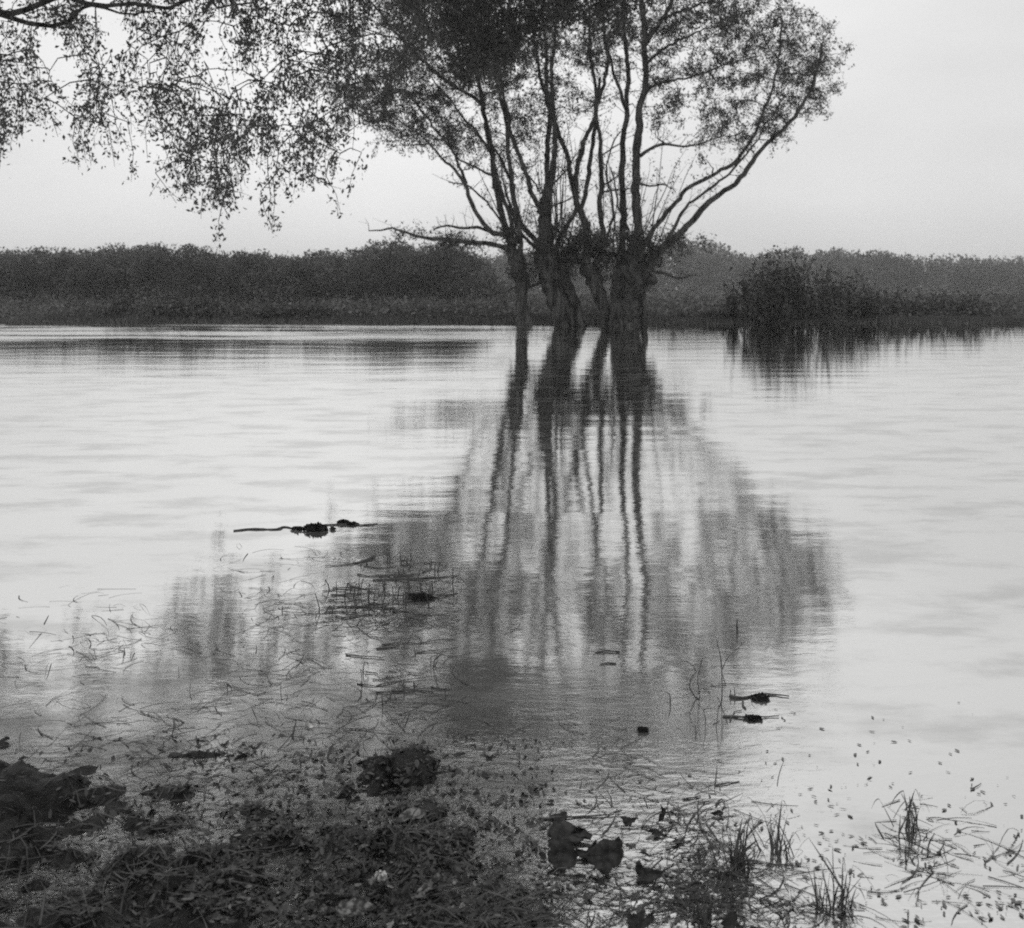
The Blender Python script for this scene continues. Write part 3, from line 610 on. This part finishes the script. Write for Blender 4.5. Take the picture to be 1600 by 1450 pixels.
traced('dead_leaf', Z5([(1268, 100), (1340, 190), (1275, 300)]), M_dleaf, 'small triangular leaf standing on edge in bright water', tilt=60, group=G, curl=.002)
traced('dead_leaf', Z5([(860, 240), (960, 250), (1050, 265), (980, 310), (930, 350), (890, 330)]), M_dleaf, 'small wedge-shaped leaf beyond the touching pair', tilt=22, group=G, curl=.004)
traced('dead_leaf', Z5([(560, 880), (640, 885), (710, 930), (660, 968), (600, 940)]), M_dleaf, 'small oval black leaf below the tip of the pointed leaf', tilt=20, group=G, curl=.004)
traced('dead_leaf', Z5([(350, 870), (430, 810), (500, 850), (515, 900), (440, 895)]), M_dleaf, 'small crumpled leaf below the gap of the touching pair', tilt=20, group=G, curl=.004)
traced('dead_leaf', Z5([(120, 215), (200, 200), (300, 205), (300, 260), (200, 280), (120, 275)]), M_dleaf, 'flat dark leaf fragment directly beyond the rounded leaf', tilt=12, group=G, curl=.004)
traced('dead_leaf', Z5([(100, 420), (150, 370), (220, 395), (210, 450), (120, 470)]), M_dleaf, 'squarish fragment behind the rounded leaf', tilt=12, group=G, curl=.004)
traced('dead_leaf', Z5([(20, 640), (80, 620), (95, 680), (60, 690)]), M_dleaf, 'tiny dark flake touching the left side of the rounded leaf', tilt=12, group=G, curl=.003)
traced('dead_leaf', Z2([(770, 1170), (790, 1090), (850, 1060), (880, 1035), (895, 1090), (920, 1080), (955, 1050), (950, 1090), (910, 1150), (860, 1210), (780, 1220)]), M_dleaf, 'forked black leaf at the very bottom edge of the water', tilt=25, group=G)
traced('dead_leaf', Z2([(1410, 1130), (1440, 1080), (1500, 1060), (1512, 1110), (1500, 1160), (1440, 1185)]), M_dleaf, 'black leaf at the foot of the sedge near the bottom edge', tilt=25, group=G)
traced('dead_leaf', Z2([(905, 512), (960, 490), (1015, 520), (1020, 545), (960, 548)]), M_dleaf, 'small dark leaf just below the standing triangular leaf', tilt=16, group=G, curl=.003)
traced('dead_leaf', Z2([(1335, 395), (1390, 375), (1420, 392), (1405, 412)]), M_dleaf, 'thin dark leaf sliver in bright water beyond the sedge', tilt=14, group=G, curl=.003)
traced('dead_leaf', Z2([(1070, 590), (1110, 560), (1165, 552), (1150, 575), (1100, 600)]), M_mleaf, 'curled grey leaf right of the touching pair, before the sedge', tilt=14, group=G, curl=.004)
traced('dead_leaf', Z2([(850, 650), (880, 648), (950, 690), (920, 685)]), M_dleaf, 'narrow dark sliver between the pointed leaf and the notched one', tilt=14, group=G, curl=.002)
G2 = 'pale leaves on the mud bank'
traced('pale_leaf', Z1([(425, 1160), (440, 1130), (500, 1110), (590, 1105), (650, 1115), (665, 1165), (610, 1180), (580, 1220), (500, 1225), (470, 1255), (440, 1240)]), M_mleaf, 'large pale ragged leaf lying on the dark mud', tilt=20, group=G2, lift=.03)
traced('pale_leaf', Z1([(300, 1190), (350, 1160), (410, 1165), (412, 1200), (370, 1215), (315, 1220)]), M_mleaf, 'pale leaf just left of the large ragged one', tilt=15, group=G2, lift=.03)
traced('pale_leaf', Z1([(920, 1080), (1000, 1010), (1100, 940), (1130, 955), (1050, 1020), (960, 1090), (930, 1098)]), M_mleaf, 'long narrow pale leaf slanting up to the right on the mud', tilt=15, group=G2, lift=.03)
traced('pale_leaf', Z1([(865, 1255), (900, 1200), (930, 1190), (925, 1215), (885, 1265)]), M_pleaf, 'bright white sliver of leaf at the bottom edge', tilt=15, group=G2, lift=.03, curl=.002)
traced('pale_leaf', Z1([(625, 960), (665, 955), (730, 1010), (715, 1030), (670, 1005)]), M_mleaf, 'greyish leaf leading down to the round seed head', tilt=15, group=G2, lift=.03)
traced('pale_leaf', Z1([(760, 1260), (800, 1245), (790, 1290), (770, 1295)]), M_pleaf, 'small pale scrap beside the bright white sliver', tilt=15, group=G2, lift=.03, curl=.002)
traced('pale_leaf', Z1([(760, 1000), (785, 1002), (805, 1018), (790, 1025)]), M_pleaf, 'tiny pale scrap right above the round seed head', tilt=15, group=G2, lift=.03, curl=.002)
traced('pale_leaf', Z1([(805, 570), (850, 540), (950, 500), (1050, 505), (1050, 545), (950, 560), (880, 590)]), M_mleaf, 'broad pale leaf afloat in the dark water left of centre', tilt=5, group=G2, lift=.005, curl=.006)
traced('pale_leaf', Z1([(1035, 392), (1070, 372), (1095, 375), (1075, 395)]), M_pleaf, 'small bright leaf afloat beyond the broad pale one', tilt=8, group=G2, lift=.005, curl=.003)
traced('pale_leaf', [(474, 1131), (482, 1129), (492, 1136), (486, 1139)], M_pleaf, 'small bright leaf alone in dark water at far left', tilt=12, group=G2, lift=.005, curl=.003)
traced('pale_leaf', Z1([(570, 740), (610, 725), (650, 735), (600, 755)]), M_mleaf, 'thin pale leaf, left of two at the mud bank edge', tilt=12, group=G2, lift=.02, curl=.003)
traced('pale_leaf', Z1([(775, 755), (800, 730), (832, 722), (820, 745)]), M_pleaf, 'thin bright leaf, right of two at the mud bank edge', tilt=12, group=G2, lift=.02, curl=.003)
# the round seed head on the mud
c = W(595, 1396); c.z = .035
tb = Tubes()
for k in range(7):
    a = k/7*math.tau; tb.add([c+Vector((math.cos(a)*.006, math.sin(a)*.006, 0)), c+Vector((math.cos(a)*.014, math.sin(a)*.014, .008)), c+Vector((math.cos(a)*.013, math.sin(a)*.013, .016)), c+Vector((math.cos(a)*.004, math.sin(a)*.004, .019))], [.003, .005, .004, .0015], 6)
tag(tb.build('seed_head', M_pleaf), 'round pale seed head lying on the dark mud', 'seed head')

def twig_thing(name, lines, label, cat, mat=M_dead, group=None, lumps=(), part='twig', z=.004, leaves_=()):
    """lines: (pixel points, width px0, px1, mode) mode 'w' = on the water, or a base row = standing up at that row's distance"""
    first = lines[0]; y_ = first[3] if first[3] != 'w' else first[0][0][1]
    b = W(first[0][0][0], y_); root = empty(name, (b.x, b.y, 0)); tag(root, label, cat, group); bpy.context.view_layer.update()
    for i, (pts, w0, w1, mode) in enumerate(lines):
        if mode == 'w': PP = [W(x, y)+Vector((0, 0, z)) for x, y in pts]; D = PP[0].y
        else:
            D = Wd(mode); PP = [P(x, y, D+random.gauss(0, .01)*(k > 0)) for k, (x, y) in enumerate(pts)]
        n = len(PP); RR = [.5*(w0+(w1-w0)*k/(n-1))*D/F for k in range(n)]
        if n > 2: PP, RR = smooth_line(PP, RR, .02)
        PP = [p+Vector((noise.noise(p*25), noise.noise(p*25+Vector((7, 0, 0))), noise.noise(p*25+Vector((0, 7, 0)))))*.004 for p in PP]
        t = Tubes(); t.add(PP, RR, 6, .4, i); t.build(part, mat, root)
    for k, (x, y, wpx, hpx) in enumerate(lumps):
        D = Wd(y+hpx*.15); c = P(x, y, D); c.z = .0; s = D/F
        n = 420; u = rng.normal(size=(n, 3)); u /= np.linalg.norm(u, axis=1)[:, None]; u *= rng.random((n, 1))**.5
        cs = np.array(c)+u*np.array([wpx*s*.6, wpx*s*.4, hpx*s*.42])*(.7+.5*rng.random((n, 1))); cs[:, 2] = np.abs(cs[:, 2])+.004
        v, f = leaf_quads(cs, np.full(n, min(.035, wpx*s*.3)), .6); mesh_obj('debris_clump', v, f, M_dleaf, root)
        core = Tubes(); core.add([c-Vector((wpx*s*.42, 0, 0)), c-Vector((wpx*s*.2, 0, -hpx*s*.1)), c, c+Vector((wpx*s*.25, 0, hpx*s*.05)), c+Vector((wpx*s*.45, 0, 0))], [hpx*s*.05, hpx*s*.2, hpx*s*.26, hpx*s*.16, hpx*s*.04], 8, .6, k)
        core.build('debris_clump', M_dead, root)
    return root
Q3 = lambda L_: [(428+x/8, 780+y/8) for x, y in L_]
Q4 = lambda L_: [(1020+x/6.592, 940+y/6.592) for x, y in L_]
Q7 = lambda L_: [(428+x/3.624, 780+y/3.624) for x, y in L_]
Q8 = lambda L_: [(800+x/4.027, 900+y/4.027) for x, y in L_]
twig_thing('floating_branch', [(Q3([(-500, 400), (-300, 380), (30, 380), (130, 350), (250, 370), (380, 360), (600, 330), (780, 322), (880, 318), (1000, 325), (1100, 330), (1300, 312)]), 3, 2.2, 'w'),
    (Q3([(250, 370), (290, 420), (300, 440)]), 3, 1.5, 'w'), (Q3([(720, 330), (740, 370), (735, 395)]), 5, 3, 'w')],
    'black half-sunk branch clotted with debris, afloat at the left edge', 'branch', lumps=[(428+520/8, 780+365/8, 32, 19), (428+870/8, 780+290/8, 17, 9), (428+980/8, 780+310/8, 14, 7), (428+290/8, 780+372/8, 15, 8), (428+735/8, 780+375/8, 8, 7)])
twig_thing('floating_stick', [(Q3([(1000, 812), (1130, 780), (1260, 735)]), 2, 6.5, 'w'), (Q3([(640, 840), (840, 830), (1000, 812)]), 1.2, 2, 'w')], 'tapering dark stick afloat below the clotted branch', 'stick')
# sunken reeds at left, stalks lying and standing
S = 'reed beds at left'
def reed_patch(cx0, cx1, y0, y1, n_up, n_lie, label, lines=(), lumps=(), hmax=26):
    L_ = list(lines)
    for i in range(n_up):
        x = random.uniform(cx0, cx1); y = random.uniform(y0, y1); h = random.uniform(6, hmax); b = random.gauss(0, 3)
        pts = [(x, y+1), (x+b*.3, y-h*.5), (x+b, y-h)]
        L_.append((pts, 2.0, 1.1, y))
        if random.random() < .4: L_.append(([(x+b, y-h), (x+b+random.gauss(0, 5), y-h*random.uniform(.4, .9)), (x+b+random.gauss(0, 10), y-h*.3)], 1.1, .6, y))
    for i in range(n_lie):
        x = random.uniform(cx0, cx1); y = random.uniform(y0, y1); l = random.uniform(8, 34); s = random.gauss(0, .07)
        L_.append(([(x-l, y-l*s), (x, y+random.gauss(0, 1.2)), (x+l, y+l*s)], random.uniform(1.4, 2.8), .9, 'w'))
    return twig_thing('reed_clump', L_, label, 'reeds', M_sedge, S, lumps, 'stalk')
reed_patch(560, 690, 872, 905, 16, 12, 'broken reeds standing farthest out, below the tapering stick', lines=[(Q7([(300, 618), (400, 612), (470, 615), (560, 590)]), 2.5, 1.5, 'w'), (Q7([(560, 462), (700, 455), (900, 448), (1040, 436)]), 2.5, 1.5, 'w')], hmax=20)
reed_patch(510, 720, 905, 935, 20, 16, 'tangled broken reeds in the middle of the left shallows', lumps=[(656, 935, 34, 8)])
reed_patch(495, 690, 935, 965, 12, 12, 'matted reeds nearer the camera around a dark clump', lines=[(Q7([(740, 585), (830, 572), (930, 560), (1040, 535)]), 4, 1.5, 'w')], hmax=30)
reed_patch(560, 700, 1000, 1105, 10, 12, 'sparse reed stalks in the bright gap left of centre', lines=[(Q7([(580, 850), (640, 845), (710, 838)]), 3.5, 1.5, 'w'), (Q7([(520, 985), (590, 990)]), 2.5, 1, 'w'), (Q7([(650, 978), (700, 982)]), 2.5, 1, 'w'), (Q7([(890, 1068), (950, 1078), (1000, 1082)]), 3.5, 1.5, 'w'), (Q7([(580, 1060), (700, 1035), (860, 1018)]), 2, 1, 'w')])
# floating bits in the middle reflection
twig_thing('floating_stick', [(Q8([(520, 485), (600, 478), (680, 484)]), 2, 3, 'w')], 'short dark stick afloat mid-water, farther of two', 'stick')
twig_thing('floating_stick', [(Q8([(550, 560), (610, 552), (655, 556)]), 1.5, 3, 'w')], 'short dark stick afloat mid-water, nearer of two', 'stick')
twig_thing('stump_tip', [(Q8([(790, 975), (815, 960), (845, 968)]), 4, 5, 'w')], 'small black stump tip breaking the dark reflection right of centre', 'stump', lumps=[(1005, 1141, 15, 8)])
twig_thing('upright_stick', [([(1152, 989), (1151, 978), (1151, 967)], 3.6, 2.6, 989)], 'short black stick standing upright in open water at right', 'stick')
twig_thing('wiry_plant', [(Q4([(700, 1060), (712, 950), (715, 850), (710, 650), (680, 500), (655, 390)]), 1.9, 1.2, 1100), (Q4([(755, 870), (740, 820), (715, 740)]), 1.4, 1.2, 1100), (Q4([(716, 700), (785, 560), (850, 500), (920, 435)]), 1.3, .8, 1100), (Q4([(590, 875), (650, 865), (770, 862)]), 1.2, 1, 1100), (Q4([(700, 1060), (670, 1000), (655, 980)]), 1.2, .8, 1100)],
    'tall wiry dead plant standing in water near the right edge', 'plant', group='wiry plants', part='stem')
twig_thing('wiry_plant', [(Q4([(485, 1010), (440, 990), (380, 860), (400, 780), (450, 720), (410, 650), (340, 620), (290, 620)]), 2.2, 1, 1093), (Q4([(485, 1010), (470, 880), (465, 780), (490, 680), (510, 580), (560, 575)]), 1.6, .9, 1093), (Q4([(340, 855), (380, 850)]), 1.6, 1.2, 1093), (Q4([(455, 960), (490, 920)]), 1.4, 1, 1093)],
    'bent wiry dead plant with a crooked loop, left of the tall one', 'plant', group='wiry plants', part='stem')
twig_thing('wiry_plant', [(Q4([(545, 1290), (540, 1200), (520, 1110), (600, 1100)]), 1.4, .8, 1136), (Q4([(655, 1290), (660, 1200), (680, 1080), (700, 1050)]), 1.6, .9, 1136), (Q4([(180, 1040), (175, 980), (165, 940), (130, 935)]), 2.6, 1.4, 1098)],
    'low wiry stems nearest the camera of the dead plants', 'plant', group='wiry plants', part='stem')
twig_thing('floating_branch', [(Q4([(790, 985), (850, 1000), (930, 1000), (1002, 985), (1150, 960), (1400, 985)]), 6, 2, 'w'), (Q4([(800, 990), (797, 930), (802, 900)]), 2, 1, 1090), (Q4([(845, 990), (840, 920), (838, 880)]), 2, 1, 1090), (Q4([(930, 1040), (935, 1090), (960, 1110)]), 4, 2, 'w')],
    'dark snag with two short prongs floating at the right edge', 'branch', lumps=[(1188, 1091, 24, 8)])
twig_thing('floating_branch', [(Q4([(720, 1190), (830, 1192), (900, 1200), (1002, 1202), (1300, 1190)]), 5, 1.5, 'w'), (Q4([(795, 1240), (820, 1180), (840, 1140), (920, 1130)]), 2.4, 1.2, 'w')],
    'flat dark branch afloat just below the pronged snag', 'branch', lumps=[(1176, 1123, 22, 4)])
twig_thing('floating_stick', [(Z2([(1370, 207), (1450, 195), (1530, 180)]), 2.5, 1.5, 'w')], 'thin slanting stick afloat right of the dark reflection', 'stick')
twig_thing('floating_stick', [(Z2([(1250, 430), (1248, 370), (1250, 325), (1330, 322)]), 2.4, 1.5, 'w')], 'bent twig lying at a right angle in bright water', 'stick')
twig_thing('floating_stick', [(Z2([(1115, 430), (1118, 380), (1115, 335)]), 1.8, 1.2, 'w')], 'straight short twig left of the right-angled twig', 'stick')
twig_thing('floating_stick', [(Z2([(1150, 302), (1200, 295), (1270, 280)]), 2.4, 1.5, 'w')], 'slightly bent stick beyond the right-angled twig', 'stick')
twig_thing('floating_stick', [(Z2([(1370, 345), (1410, 300), (1430, 345), (1410, 375)]), 2.6, 1.5, 'w')], 'hooked dark twig beyond the sedge', 'stick')
twig_thing('floating_stick', [(Z2([(870, 488), (960, 505), (1060, 495)]), 2.2, 1.2, 'w'), (Z2([(940, 490), (950, 440), (960, 400)]), 1.4, .8, 1180+490/4.301)], 'pale-water twig with one raised prong below the triangular leaf', 'stick')
twig_thing('floating_stick', [(Z2([(200, 435), (420, 420), (620, 412), (730, 405)]), 3.5, 1.4, 'w')], 'long thin stick afloat beyond the touching pair of leaves', 'stick')

# sedge tufts at the lower right
def sedge(x, y, n, hpx, spread, label, extra=()):
    b = W(x, y); root = empty('sedge_tuft', (b.x, b.y, 0)); tag(root, label, 'sedge', 'sedge tufts at lower right'); bpy.context.view_layer.update()
    s = b.y/F; vv, ff = [], []
    def blade(p0, p1, w_, sag):
        sd = Vector((random.uniform(-1, 1), random.uniform(-.6, .6), 0)).normalized(); n0 = len(vv); K = 5
        for k in range(K+1):
            t = k/K; p = p0.lerp(p1, t)+Vector((0, 0, 4*sag*t*(1-t))); wd = w_*(1-t**1.6)+.0004
            vv.extend([p-sd*wd, p+sd*wd+Vector((0, 0, wd*.5))])
        for k in range(K): ff.append((n0+2*k, n0+2*k+1, n0+2*k+3, n0+2*k+2))
    for i in range(n):
        p0 = b+Vector((random.gauss(0, spread*s*.35), random.gauss(0, spread*s*.35), -.01))
        h = hpx*s*random.uniform(.35, 1.0); a = random.uniform(0, math.tau); ln = abs(random.gauss(0, .5))*h
        t_ = p0+Vector((math.cos(a)*ln, math.sin(a)*ln*.8, h))
        blade(p0, t_, random.uniform(.001, .0034), random.uniform(0, .35)*ln)
        if random.random() < .3: blade(t_, t_+Vector((math.cos(a)*h*.4, math.sin(a)*h*.3, -h*random.uniform(.2, .7))), .0014, .01)
        if random.random() < .35:
            a2 = random.uniform(0, math.tau); l2 = h*random.uniform(.4, 1.2); blade(p0+Vector((0, 0, .014)), p0+Vector((math.cos(a2)*l2, math.sin(a2)*l2, .008)), .002, .01)
    for (x0, y0, x1, y1, w_) in extra: blade(P(x0, y0, b.y), P(x1, y1, b.y), w_, .004)
    mesh_obj('blades', vv, ff, M_sedge, root)
sedge(1148, 1352, 26, 70, 26, 'tall dark sedge tuft with one thick blade', extra=[(1147, 1350, 1160, 1277, .006), (1150, 1345, 1185, 1312, .006), (1150, 1350, 1172, 1335, .004), (1112, 1340, 1105, 1305, .002)])
sedge(1096, 1338, 12, 36, 18, 'short thin sedge tuft left of the tall one')
sedge(1098, 1440, 20, 50, 22, 'small sedge tuft at the bottom edge')
sedge(1130, 1372, 14, 40, 20, 'sedge tuft directly below the tall one')
sedge(1215, 1330, 22, 70, 30, 'sedge tuft right of the tall one')
sedge(1300, 1420, 26, 90, 34, 'broad sedge tuft low in the right corner area')
sedge(1420, 1300, 18, 60, 30, 'farther sedge tuft toward the right side')

# scattered leaf fragments afloat: one object, past counting
def flakes(name, n, fn, size, mat, label, tilt=.1, asp_=(.12, .6)):
    cs, sz = [], []
    while len(cs) < n:
        q = fn()
        if q is None: continue
        p = W(*q); cs.append((p.x, p.y, max(.003, ground_z(p.x, p.y)+.005))); sz.append(size*random.uniform(.4, 1.6))
    n_ = len(cs); cs = np.array(cs); sz = np.array(sz)
    a = rng.uniform(0, math.tau, n_); d = np.stack([np.cos(a), np.sin(a), rng.normal(0, tilt, n_)], 1); e = np.stack([-np.sin(a), np.cos(a), rng.normal(0, tilt*1.5, n_)], 1)
    asp = rng.uniform(asp_[0], asp_[1], n_)[:, None]
    L_ = sz[:, None]; pts = [cs-d*L_*.5, cs-d*L_*.15-e*L_*asp*.5, cs+d*L_*.2-e*L_*asp*.4, cs+d*L_*.5, cs+d*L_*.15+e*L_*asp*.45, cs-d*L_*.25+e*L_*asp*.4]
    v = np.stack(pts, 1); v[:, :, 2] = np.maximum(v[:, :, 2], .001); v = v.reshape(-1, 3)
    return tag(mesh_obj(name, v, np.arange(6*n_).reshape(-1, 6), mat), label, 'debris', kind='stuff')
def f1():
    x = random.uniform(300, 1600); y = random.uniform(1060, 1465)
    dn = np.interp(y, [1060, 1200, 1300, 1460], [.02, .10, .35, .6])
    if noise.noise(Vector((x*.012, y*.03, 3))) < random.uniform(-.35, .5): return None
    return (x, y) if random.random() < dn else None
flakes('floating_debris', 1100, f1, .016, M_bits, 'leaf crumbs and bits scattered over the near shallows')
def f2():
    x = random.gauss(600, 230); y = random.uniform(1150, 1465)
    if x > 880 or x < -50 or noise.noise(Vector((x*.02, y*.05, 8))) < random.uniform(-.5, .35): return None
    p = W(x, y); k = 1 if ground_z(p.x, p.y) > -.012 else .3
    return (x, y) if random.random() < k*np.interp(y, [1150, 1200, 1330, 1460], [.4, .5, .8, 1]) else None
flakes('leaf_litter', 9000, f2, .020, mat_leaf('litter', .004, .06, trans=0), 'dark rotten litter over the mud at lower left', tilt=.45, asp_=(.08, .5))

# ------------------------------------------------------------------ the thin air between here and the far woods
hz = mesh_obj('haze', [(x, y, z) for z in (-1.5, 22) for x, y in ((-1020, -12), (1020, -12), (1020, 1170), (-1020, 1170))],
    [(3, 2, 1, 0), (4, 5, 6, 7), (0, 1, 5, 4), (1, 2, 6, 5), (2, 3, 7, 6), (3, 0, 4, 7)], bpy.data.materials.new('pale_air'))
m = hz.data.materials[0]; m.use_nodes = True; nt = m.node_tree; nt.nodes.clear()
v = nt.nodes.new('ShaderNodeVolumePrincipled'); v.inputs['Density'].default_value = .0006; v.inputs['Color'].default_value = (.95, .95, .94, 1)
o = nt.nodes.new('ShaderNodeOutputMaterial'); nt.links.new(v.outputs[0], o.inputs['Volume'])
tag(hz, kind='stuff', label='thin pale haze in the air over the flood')

# drowned grass and weed lying matted on the water, thick at the left and sparse at the right
WEED = [(470, 930, 120, 70, 1.0), (600, 930, 130, 60, 1.4), (660, 960, 70, 30, .8), (500, 1080, 110, 90, .9), (640, 1090, 90, 60, .4), (440, 1250, 130, 120, 1.6), (620, 1260, 200, 90, 2.2), (560, 1390, 220, 90, 1.8), (800, 1290, 130, 60, 1.2),
        (820, 1400, 110, 60, 1.6), (1100, 1290, 80, 60, .35), (1110, 1390, 80, 60, .8), (1000, 1420, 120, 40, .5), (1080, 1090, 70, 50, .3), (880, 1180, 180, 60, .5), (200, 1200, 200, 160, 1.6), (150, 1000, 170, 60, .5), (1300, 1400, 160, 60, 1.0), (1480, 1330, 120, 70, .5), (60, 1380, 200, 90, 1.5)]
tw_ = sum(q[4] for q in WEED); vv, ff = [], []
for (cx, cy, rx, ry, wt) in WEED:
    for i in range(int(9000*wt/tw_)):
        x = random.gauss(cx, rx*.6); y = random.gauss(cy, ry*.6)
        if y < 850 or y > 1500: continue
        p = W(x, y)
        if noise.noise(Vector((p.x*2.6, p.y*1.7, 1.5))) < random.uniform(-.45, .35): continue
        z0 = max(.002, ground_z(p.x, p.y)+.004); a = random.gauss(0, .7)+(math.pi if random.random() < .5 else 0); ln = random.uniform(.02, .13)*(1+.12*p.y); wd = random.uniform(.0008, .0028)
        n0 = len(vv); K = 4; bend = random.gauss(0, .35); rise = max(0, random.gauss(-.2, .5))*.03
        for k in range(K+1):
            t = k/K; aa = a+bend*t; q = p+Vector((math.cos(aa)*ln*t, math.sin(aa)*ln*t, 0)); zz_ = max(z0, ground_z(q.x, q.y)+.003)+rise*math.sin(t*math.pi)*(1 if k else 0)
            sd_ = Vector((-math.sin(aa), math.cos(aa), 0))*wd*(1-.7*t); vv += [(q.x-sd_.x, q.y-sd_.y, zz_), (q.x+sd_.x, q.y+sd_.y, zz_+wd*.4)]
        for k in range(K): ff.append((n0+2*k, n0+2*k+1, n0+2*k+3, n0+2*k+2))
tag(mesh_obj('drowned_grass', np.array(vv), np.array(ff), mat_leaf('drowned_blade', .006, .065, trans=.1)), 'drowned grass and weed matted on the near water', 'weed', kind='stuff')

# small leaves lodged and floating all over the left and middle shallows
small = []
for k in range(6):
    n = 12; vv = [(0, 0, .004)]; ff = []; ph = random.uniform(0, 6)
    for q in range(n):
        a = q/n*math.tau; r_ = .5*(.62+.38*abs(math.cos(a*.5)))*(1+.22*math.sin(a*(3+k % 3)+ph)+random.gauss(0, .07)); vv.append((r_*math.cos(a), r_*.62*math.sin(a), .10*math.sin(a*2+ph)+.12*abs(math.cos(a))+random.gauss(0, .03)))
    for q in range(n): ff.append((0, 1+q, 1+(q+1) % n))
    o = mesh_obj('small_leaf', vv, ff, [M_dleaf, M_dleaf, M_mleaf, M_mleaf, M_dleaf, M_pleaf][k]); small.append(o)
TONE = {M_dleaf: 'dark', M_mleaf: 'grey', M_pleaf: 'whitish'}
for i in range(110):
    src = small[i % 6]; o = src if i < 6 else src.copy()
    if i >= 6: C.objects.link(o)
    while True:
        x = random.gauss(680, 230); y = random.uniform(1170, 1452)
        if 340 < x < 1172 and random.random() < np.interp(y, [1170, 1280, 1450], [.15, .6, 1])*(1 if x < 860 else .6) and not (845 < x < 985 and 1290 < y < 1380): break
    p = W(x, y); o.location = (p.x, p.y, max(.002, ground_z(p.x, p.y)+.004)); sc_ = random.uniform(.016, .05)*(.6 if src.data.materials[0] == M_pleaf else 1); o.scale = (sc_, sc_*random.uniform(.5, 1), sc_*random.uniform(.5, 1.4)); o.rotation_euler = (random.gauss(0, .18), random.gauss(0, .18), random.uniform(0, 6.28))
    tone = TONE[src.data.materials[0]]; onmud = ground_z(p.x, p.y) > -.012
    where = 'lying on the dark mud bank' if onmud else ('afloat in the bright water among sedge and twigs' if x > 900 else ('afloat in the near water around the pair of big leaves' if x > 760 else ('afloat between the mound and the mud bank' if x > 560 else 'afloat in the dark shallows left of the mound')))
    tag(o, 'small %s leaf %s' % (tone, where), 'leaf', 'small %s leaves %s' % (tone, where))
